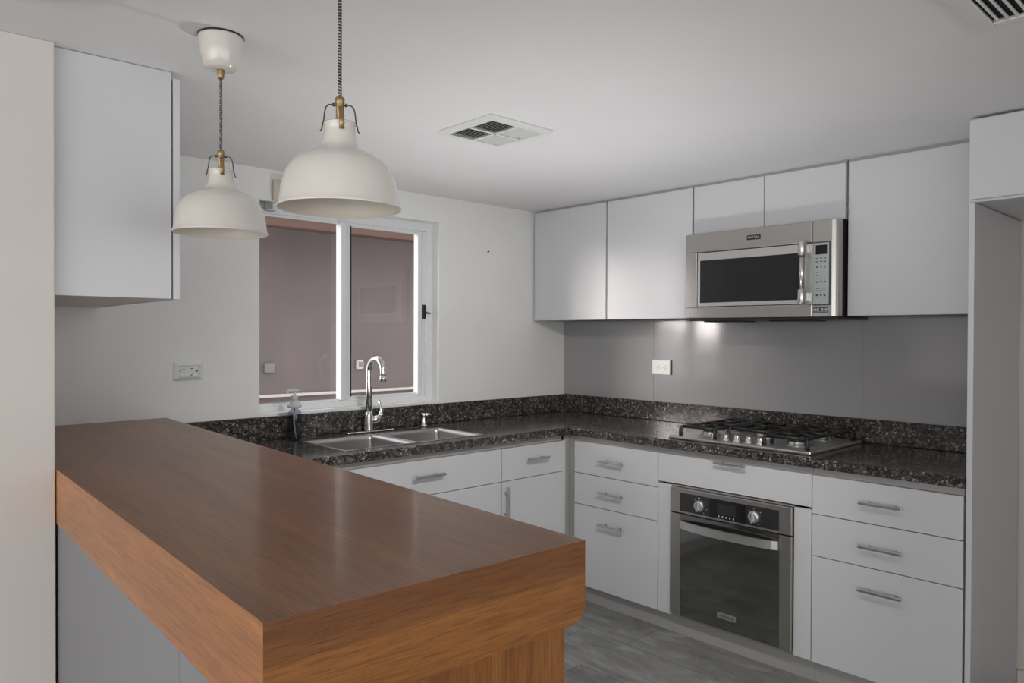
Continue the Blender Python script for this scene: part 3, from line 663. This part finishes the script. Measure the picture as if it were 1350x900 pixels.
# ------------------------------------------------------------------ microwave
def microwave():
    r = thing('microwave', 'stainless over-the-range microwave hung above the cooktop', 'microwave', (0, 0, 0))
    Y0, Y1, xf, z0, z1 = -1.8805, -1.1335, -0.358, 1.462, 1.869
    b = MB(); b.box(-0.318, -0.012, Y0, Y1, z0+0.002, z1-0.001, 0.002)
    b.build('body', 'black', r)
    u = MB(); u.box(-0.345, -0.02, Y0+0.012, Y1-0.012, z0-0.012, z0+0.0015, 0.003)
    for q in range(2): u.box(-0.30, -0.16, -1.20-0.34*q-0.2, -1.20-0.34*q, z0-0.018, z0-0.012, 0.002)
    u.build('vent_tray', 'dark', r)
    ysplit = -1.7685
    d = MB()   # door: frame of four bands around the window
    wy0, wy1, wz0, wz1 = -1.7640, -1.196, 1.515, 1.778
    d.box(xf, xf+0.039, ysplit+0.0008, Y1, wz1, z1, 0.004); d.box(xf, xf+0.039, ysplit+0.0008, Y1, z0, wz0, 0.004)
    d.box(xf, xf+0.039, wy1-0.0, Y1, wz0-0.003, wz1+0.003, 0.003); d.box(xf+0.014, xf+0.039, ysplit+0.0008, wy1+0.002, wz0-0.003, wz1+0.003)
    door = d.build('door', 'steel', r)
    f = MB(); gy0, gy1, gz0, gz1 = -1.7145, -1.212, 1.536, 1.738
    xi = xf+0.003
    MB().box(xf+0.0085, xf+0.0135, ysplit+0.0012, wy1+0.0005, wz0-0.0005, wz1+0.0005).build('frame_gap', 'black', door)
    wy1 -= 0.0035; wz0 += 0.003; wz1 -= 0.003
    f.box(xi, xf+0.013, ysplit+0.001, wy1, gz1, wz1, 0.0015); f.box(xi, xf+0.013, ysplit+0.001, wy1, wz0, gz0, 0.0015)
    f.box(xi, xf+0.013, gy1, wy1, gz0-0.002, gz1+0.002, 0.001); f.box(xi, xf+0.013, ysplit+0.001, gy0, gz0-0.002, gz1+0.002, 0.001)
    f.build('window_surround', 'steel_pale', door)
    MB().box(xi+0.002, xf+0.011, gy0-0.001, gy1+0.001, gz0-0.001, gz1+0.001).build('door_glass', 'smoke_glass', door)
    for a in (gy1-0.029, -1.644): MB().box(xi+0.0012, xi+0.0022, a-0.0008, a+0.0008, gz0, gz1).build('glass_line', 'black', door)
    h = MB(); hy = -1.742
    h.cyl((xf-0.040, hy, 1.575), (xf-0.040, hy, 1.725), 0.0115, n=20)
    for a, c in ((1.515, 1.578), (1.722, 1.785)):
        h.loft([((xf-0.040, hy, a), 0.0150), ((xf-0.040, hy, a+0.003), 0.0172), ((xf-0.040, hy, c-0.003), 0.0172), ((xf-0.040, hy, c), 0.0150)], 24)
        h.box(xf-0.036, xf+0.004, hy-0.011, hy+0.011, a+0.012, c-0.012, 0.003)
    h.build('handle', 'nickel', door)
    bd = MB().box(xf-0.0012, xf+0.0005, -1.529, -1.461, 1.815, 1.8365, 0.0005).build('badge', 'dark', door)
    text('badge_lettering', 'MAYTAG', 'ink_light', bd, (xf-0.0016, -1.495, 1.8258), (0, -1, 0), (0, 0, 1), 0.0145, 0.0005, 0.056)
    # control side with its rounded edge and the grey keypad
    c = MB(); c.prism([(xf+0.039, ysplit-0.0008, z0), (xf, ysplit-0.0008, z0), (xf, -1.852, z0), (xf+0.004, -1.866, z0), (xf+0.013, -1.876, z0), (xf+0.024, Y0, z0), (xf+0.039, Y0, z0)], (0, 0, z1-z0), 0.0015)
    cp = c.build('control_side', 'steel', r)
    MB().box(xf-0.001, xf+0.0008, -1.8475, -1.772, 1.5085, 1.779, 0.0006).build('keypad_recess', 'ink', cp)
    kp = MB().box(xf-0.0022, xf-0.0011, -1.8405, -1.7735, 1.515, 1.773, 0.0004).build('keypad', 'ctrl', cp)
    MB().box(xf-0.0032, xf-0.0023, -1.8325, -1.7835, 1.7245, 1.764, 0.0003).build('display', 'display', kp)
    k = MB(); X0, X1 = xf-0.0028, xf-0.0023
    def mark(y, z, a, h): k.box(X0, X1, y-a/2, y+a/2, z-h/2, z+h/2)
    cols = (-1.790, -1.807, -1.823)
    for z, a, h in ((1.708, 0.012, 0.003), (1.694, 0.012, 0.004), (1.671, 0.007, 0.007), (1.648, 0.0035, 0.004), (1.635, 0.0035, 0.005), (1.622, 0.0035, 0.005), (1.608, 0.010, 0.006), (1.552, 0.009, 0.008)):
        for i, y in enumerate(cols): mark(y, z+(0.001 if i == 1 else 0), a*(1, 0.85, 0.95)[i], h)
    mark(-1.794, 1.581, 0.016, 0.003); mark(-1.819, 1.581, 0.013, 0.003); mark(-1.807, 1.573, 0.042, 0.001)
    k.build('key_lettering', 'ink', kp)
    st = MB().box(xf-0.0010, xf-0.0002, -1.838, -1.774, 1.4775, 1.5005, 0.0002).build('sticker', 'sticker', cp)
    k = MB()
    for y, z, a, h in ((-1.782, 1.4905, 0.012, 0.010), (-1.7945, 1.4905, 0.009, 0.013), (-1.812, 1.491, 0.011, 0.011), (-1.828, 1.491, 0.014, 0.011), (-1.806, 1.4815, 0.058, 0.002)): k.box(xf-0.0015, xf-0.0010, y-a/2, y+a/2, z-h/2, z+h/2)
    k.build('sticker_print', 'ctrl', st)
    MB().box(xf-0.0010, xf-0.0002, -1.838, -1.774, 1.468, 1.4765, 0.0002).build('label_strip', 'ctrl', cp)
microwave()

# ------------------------------------------------------------------ sockets and small wall things
r = thing('socket_plate', 'raised silver socket plate on the window wall above the bar', 'socket', (-2.3265, -0.0005, 1.2225))
k = MB(); ox, oz, ix, iz = 0.0605, 0.0385, 0.034, 0.020
O = [(-ox, 0, -oz), (ox, 0, -oz), (ox, 0, oz), (-ox, 0, oz)]; O2 = [(x, -0.004, z) for x, _, z in O]; I = [(x*0.66, -0.013, z*0.62) for x, _, z in O]; I2 = [(x*0.62, -0.009, z*0.56) for x, _, z in O]
rings = [[k.bm.verts.new(p) for p in L] for L in (O, O2, I, I2)]
k.skin(rings, True)
for f in k.bm.faces: f.smooth = False
k.build('frame', 'alu', r)
MB().box(-0.0375, 0.0375, -0.0115, -0.0092, -0.0213, 0.0213, 0.0006).build('insert', 'plug', r)
k = MB()
for x, z, a, h in ((-0.0335, 0.001, 0.004, 0.005), (-0.022, 0.008, 0.012, 0.002), (-0.020, -0.006, 0.007, 0.004), (0.004, 0.004, 0.003, 0.007), (0.012, 0.011, 0.008, 0.004), (0.0145, -0.009, 0.004, 0.005), (0.010, -0.0165, 0.007, 0.004)): k.box(x-a/2, x+a/2, -0.0122, -0.0116, z-h/2, z+h/2)
k.cyl((0.0315, -0.0116, 0.001), (0.0315, -0.0124, 0.001), 0.0048, n=18); k.build('slots', 'ink', r)

r = thing('socket_plate', 'white double socket plate on the glossy grey backsplash', 'socket', (-0.0105, -0.7465, 1.2))
MB().box(-0.008, 0, -0.0605, 0.0605, -0.041, 0.041, 0.004).build('plate', 'plug', r)
MB().box(-0.0072, -0.0002, -0.0675, -0.0608, -0.041, 0.041, 0.001).build('side_strip', 'dark', r)  # dark strip along one edge of the plate
for cy in (0.022, -0.022):
    k = MB(); k.box(-0.0098, -0.0081, cy-0.017, cy+0.017, -0.015, 0.015, 0.0006); ot = k.build('outlet', 'plug', r)
    k = MB(); k.box(-0.0103, -0.0099, cy-0.009, cy-0.0065, 0.003, 0.010); k.box(-0.0103, -0.0099, cy-0.009, cy-0.0065, -0.010, -0.003); k.cyl((-0.0099, cy+0.007, 0), (-0.0103, cy+0.007, 0), 0.0028, n=12); k.build('slots', 'plug_grey', ot)

r = thing('door_chime_box', 'small beige box with round knobs high on the wall above the window', 'chime box', (-1.905, -0.0005, 2.033))
MB().box(-0.052, 0.052, -0.024, 0, -0.047, 0.047, 0.005).build('housing', 'beige_plastic', r)
for z in (0.022, -0.02):
    k = MB(); k.loft([((-0.005, -0.0242, z), 0.021), ((-0.005, -0.030, z), 0.020), ((-0.005, -0.032, z), 0.017)], 26); k.build('round_cover', 'plug', r)
tag(MB().cyl((-0.655, 0.0, 1.853), (-0.655, -0.012, 1.855), 0.0028, 0.0036, 10).build('wall_nail', 'dark'), 'tiny dark nail in the bare wall beside the window', 'nail')

# ------------------------------------------------------------------ pendants
def pendant(label, x, y, zr, face):
    r = thing('pendant_lamp', label, 'pendant lamp', (x, y, zr), 0, 'matching dome pendants over the bar')
    zc = CEIL-zr
    R = 0.112; h = 0.158
    prof = [(0.1125, -0.0015), (0.1135, 0.001), (0.1115, 0.0035), (0.1095, 0.012), (0.1075, 0.028), (0.1050, 0.045), (0.1005, 0.060), (0.0930, 0.075), (0.0825, 0.0865), (0.069, 0.095), (0.056, 0.1015), (0.045, 0.1065), (0.0375, 0.1125), (0.0328, 0.120), (0.0300, 0.129), (0.0285, 0.140), (0.0278, 0.152), (0.0295, 0.154), (0.0300, 0.1562), (0.0290, 0.158), (0.0265, 0.157)]
    sh = MB().lathe(prof, n=64).build('shade', 'shade', r)
    MB().lathe([(0.1122, -0.001)]+[(a-0.0016, b-0.0012) for a, b in prof[2:17]]+[(0.0262, 0.156)], n=64).build('shade_lining', 'shade_in', sh)
    k = MB(); k.loft([((0, 0, 0.085), 0.014), ((0, 0, 0.13), 0.018), ((0, 0, 0.15), 0.0075), ((0, 0, 0.192), 0.0075), ((0, 0, 0.193), 0.0085), ((0, 0, 0.2035), 0.0088), ((0, 0, 0.206), 0.007)], 24); k.build('lamp_holder', 'brass', r)
    for ang in (math.radians(face-95), math.radians(face+83)):      # two wire hangers and a flat strap towards the room
        c, s = math.cos(ang), math.sin(ang)
        P = lambda d, z: (c*d, s*d, z)
        k = MB()
        k.tube([P(0.006, 0.190), P(0.014, 0.192), P(0.021, 0.191), P(0.0255, 0.186), P(0.0275, 0.178), P(0.0295, 0.160), P(0.0318, 0.152), P(0.0325, 0.146), P(0.0355, 0.141)], 0.0013, 8)
        k.cyl(P(0.0095, 0.1915), P(0.0135, 0.1915), 0.0032, n=10)
        k.build('hanger', 'wire', r)
    c, s = math.cos(math.radians(face)), math.sin(math.radians(face))
    k = MB(); A = []
    for d, z in ((0.0075, 0.188), (0.018, 0.180), (0.0305, 0.162), (0.0322, 0.156), (0.0312, 0.140)):
        q = 0.0045; A.append([k.bm.verts.new((c*dd-s*qq, s*dd+c*qq, z)) for dd, qq in ((d, -q), (d, q), (d+0.0012, q), (d+0.0012, -q))])
    k.skin(A, True); k.build('strap', 'brass', r)
    k = MB(); k.tube([(0, 0, 0.205+(zc-0.10-0.205)*f/10) for f in range(11)], 0.0034, 12); k.build('cord', 'cord', r)
    k = MB(); k.loft([((0, 0, zc-0.106), 0.0068), ((0, 0, zc-0.1035), 0.0078), ((0, 0, zc-0.086), 0.0092), ((0, 0, zc-0.084), 0.0085)], 24); k.build('cord_grip', 'brass', r)
    k = MB(); k.lathe([(0.0, zc-0.0845), (0.030, zc-0.0840), (0.038, zc-0.080), (0.0430, zc-0.070), (0.0475, zc-0.050), (0.0505, zc-0.030), (0.0530, zc-0.008), (0.0535, zc-0.004), (0.0, zc-0.004)], n=48); k.build('canopy', 'shade', r)
    MB().lathe([(0.0, zc-0.0038), (0.0548, zc-0.0038), (0.0548, zc-0.0005), (0.0, zc-0.0005)], n=48).build('ceiling_plate', 'dark', r)
pendant('cream dome pendant lamp hanging nearer the window wall', -2.7235, -1.358, 1.633, -106)
pendant('white dome pendant lamp hanging over the open end of the bar', -2.7485, -1.983, 1.6165, -114)

# ------------------------------------------------------------------ ceiling vents
r = thing('ceiling_vent', 'square white four-panel air vent in the ceiling above the sink', 'air vent', (-1.656, -1.188, CEIL))
a = 0.1495; m = MB()
O = [(-a, -a), (a, -a), (a, a), (-a, a)]
rg = [[m.bm.verts.new((x*f, y*f, z)) for x, y in O] for f, z in ((1.0, -0.0005), (1.0, -0.004), (0.955, -0.012), (0.80, -0.013), (0.80, -0.002))]
m.skin(rg, False)
for f in m.bm.faces: f.smooth = False
m.box(-0.006, 0.006, -0.12, 0.12, -0.0135, -0.006); m.box(-0.12, 0.12, -0.006, 0.006, -0.0135, -0.006)
m.build('frame', 'vent', r)
MB().box(-0.1205, 0.1205, -0.1205, 0.1205, -0.0018, -0.0008).build('duct_back', 'duct', r)
for side in (-1, 1):
    for half in (-1, 1):
        k = MB(); n = 8
        for q in range(n):
            x = side*(0.013+0.0138*q+0.003); t = -0.0020 if side < 0 else -0.0040; zt = -0.0098 if side < 0 else -0.0080
            y0, y1 = (0.007, 0.119) if half > 0 else (-0.119, -0.007)
            k.hexa([(x-side*t, y0, -0.0128), (x-side*t+0.001, y0, -0.0128), (x-side*t+0.001, y1, -0.0128), (x-side*t, y1, -0.0128), (x+side*t, y0, zt), (x+side*t+0.001, y0, zt), (x+side*t+0.001, y1, zt), (x+side*t, y1, zt)])
        k.build('louvre', 'vent_slat', r)
k = MB(); k.tube([(0.10, -0.02, -0.013), (0.10, -0.02, -0.024), (0.104, -0.018, -0.028)], 0.0022, 8); k.build('damper_lever', 'vent', r)

r = thing('return_air_grille', 'white ceiling grille with long parallel bars near the fridge niche', 'air vent', (-1.405, -2.668, CEIL))
m = MB(); wX, wY, b = 0.42, 0.36, 0.037
for x0, x1, y0, y1 in ((-wX, 0, -b, 0), (-wX, 0, -wY, -wY+b), (-b, 0, -wY+b, -b), (-wX, -wX+b, -wY+b, -b)): m.box(x0, x1, y0, y1, -0.010, -0.0005, 0.002)
m.build('frame', 'vent', r)
MB().box(-wX+b, -b, -wY+b, -b, -0.0016, -0.0006).build('duct_back', 'duct', r)
for q in range(14):
    y = -b-0.0115-0.0195*q
    MB().box(-wX+b, -b, y-0.0028, y+0.0028, -0.009, -0.0035, 0.0008).build('bar', 'vent', r)
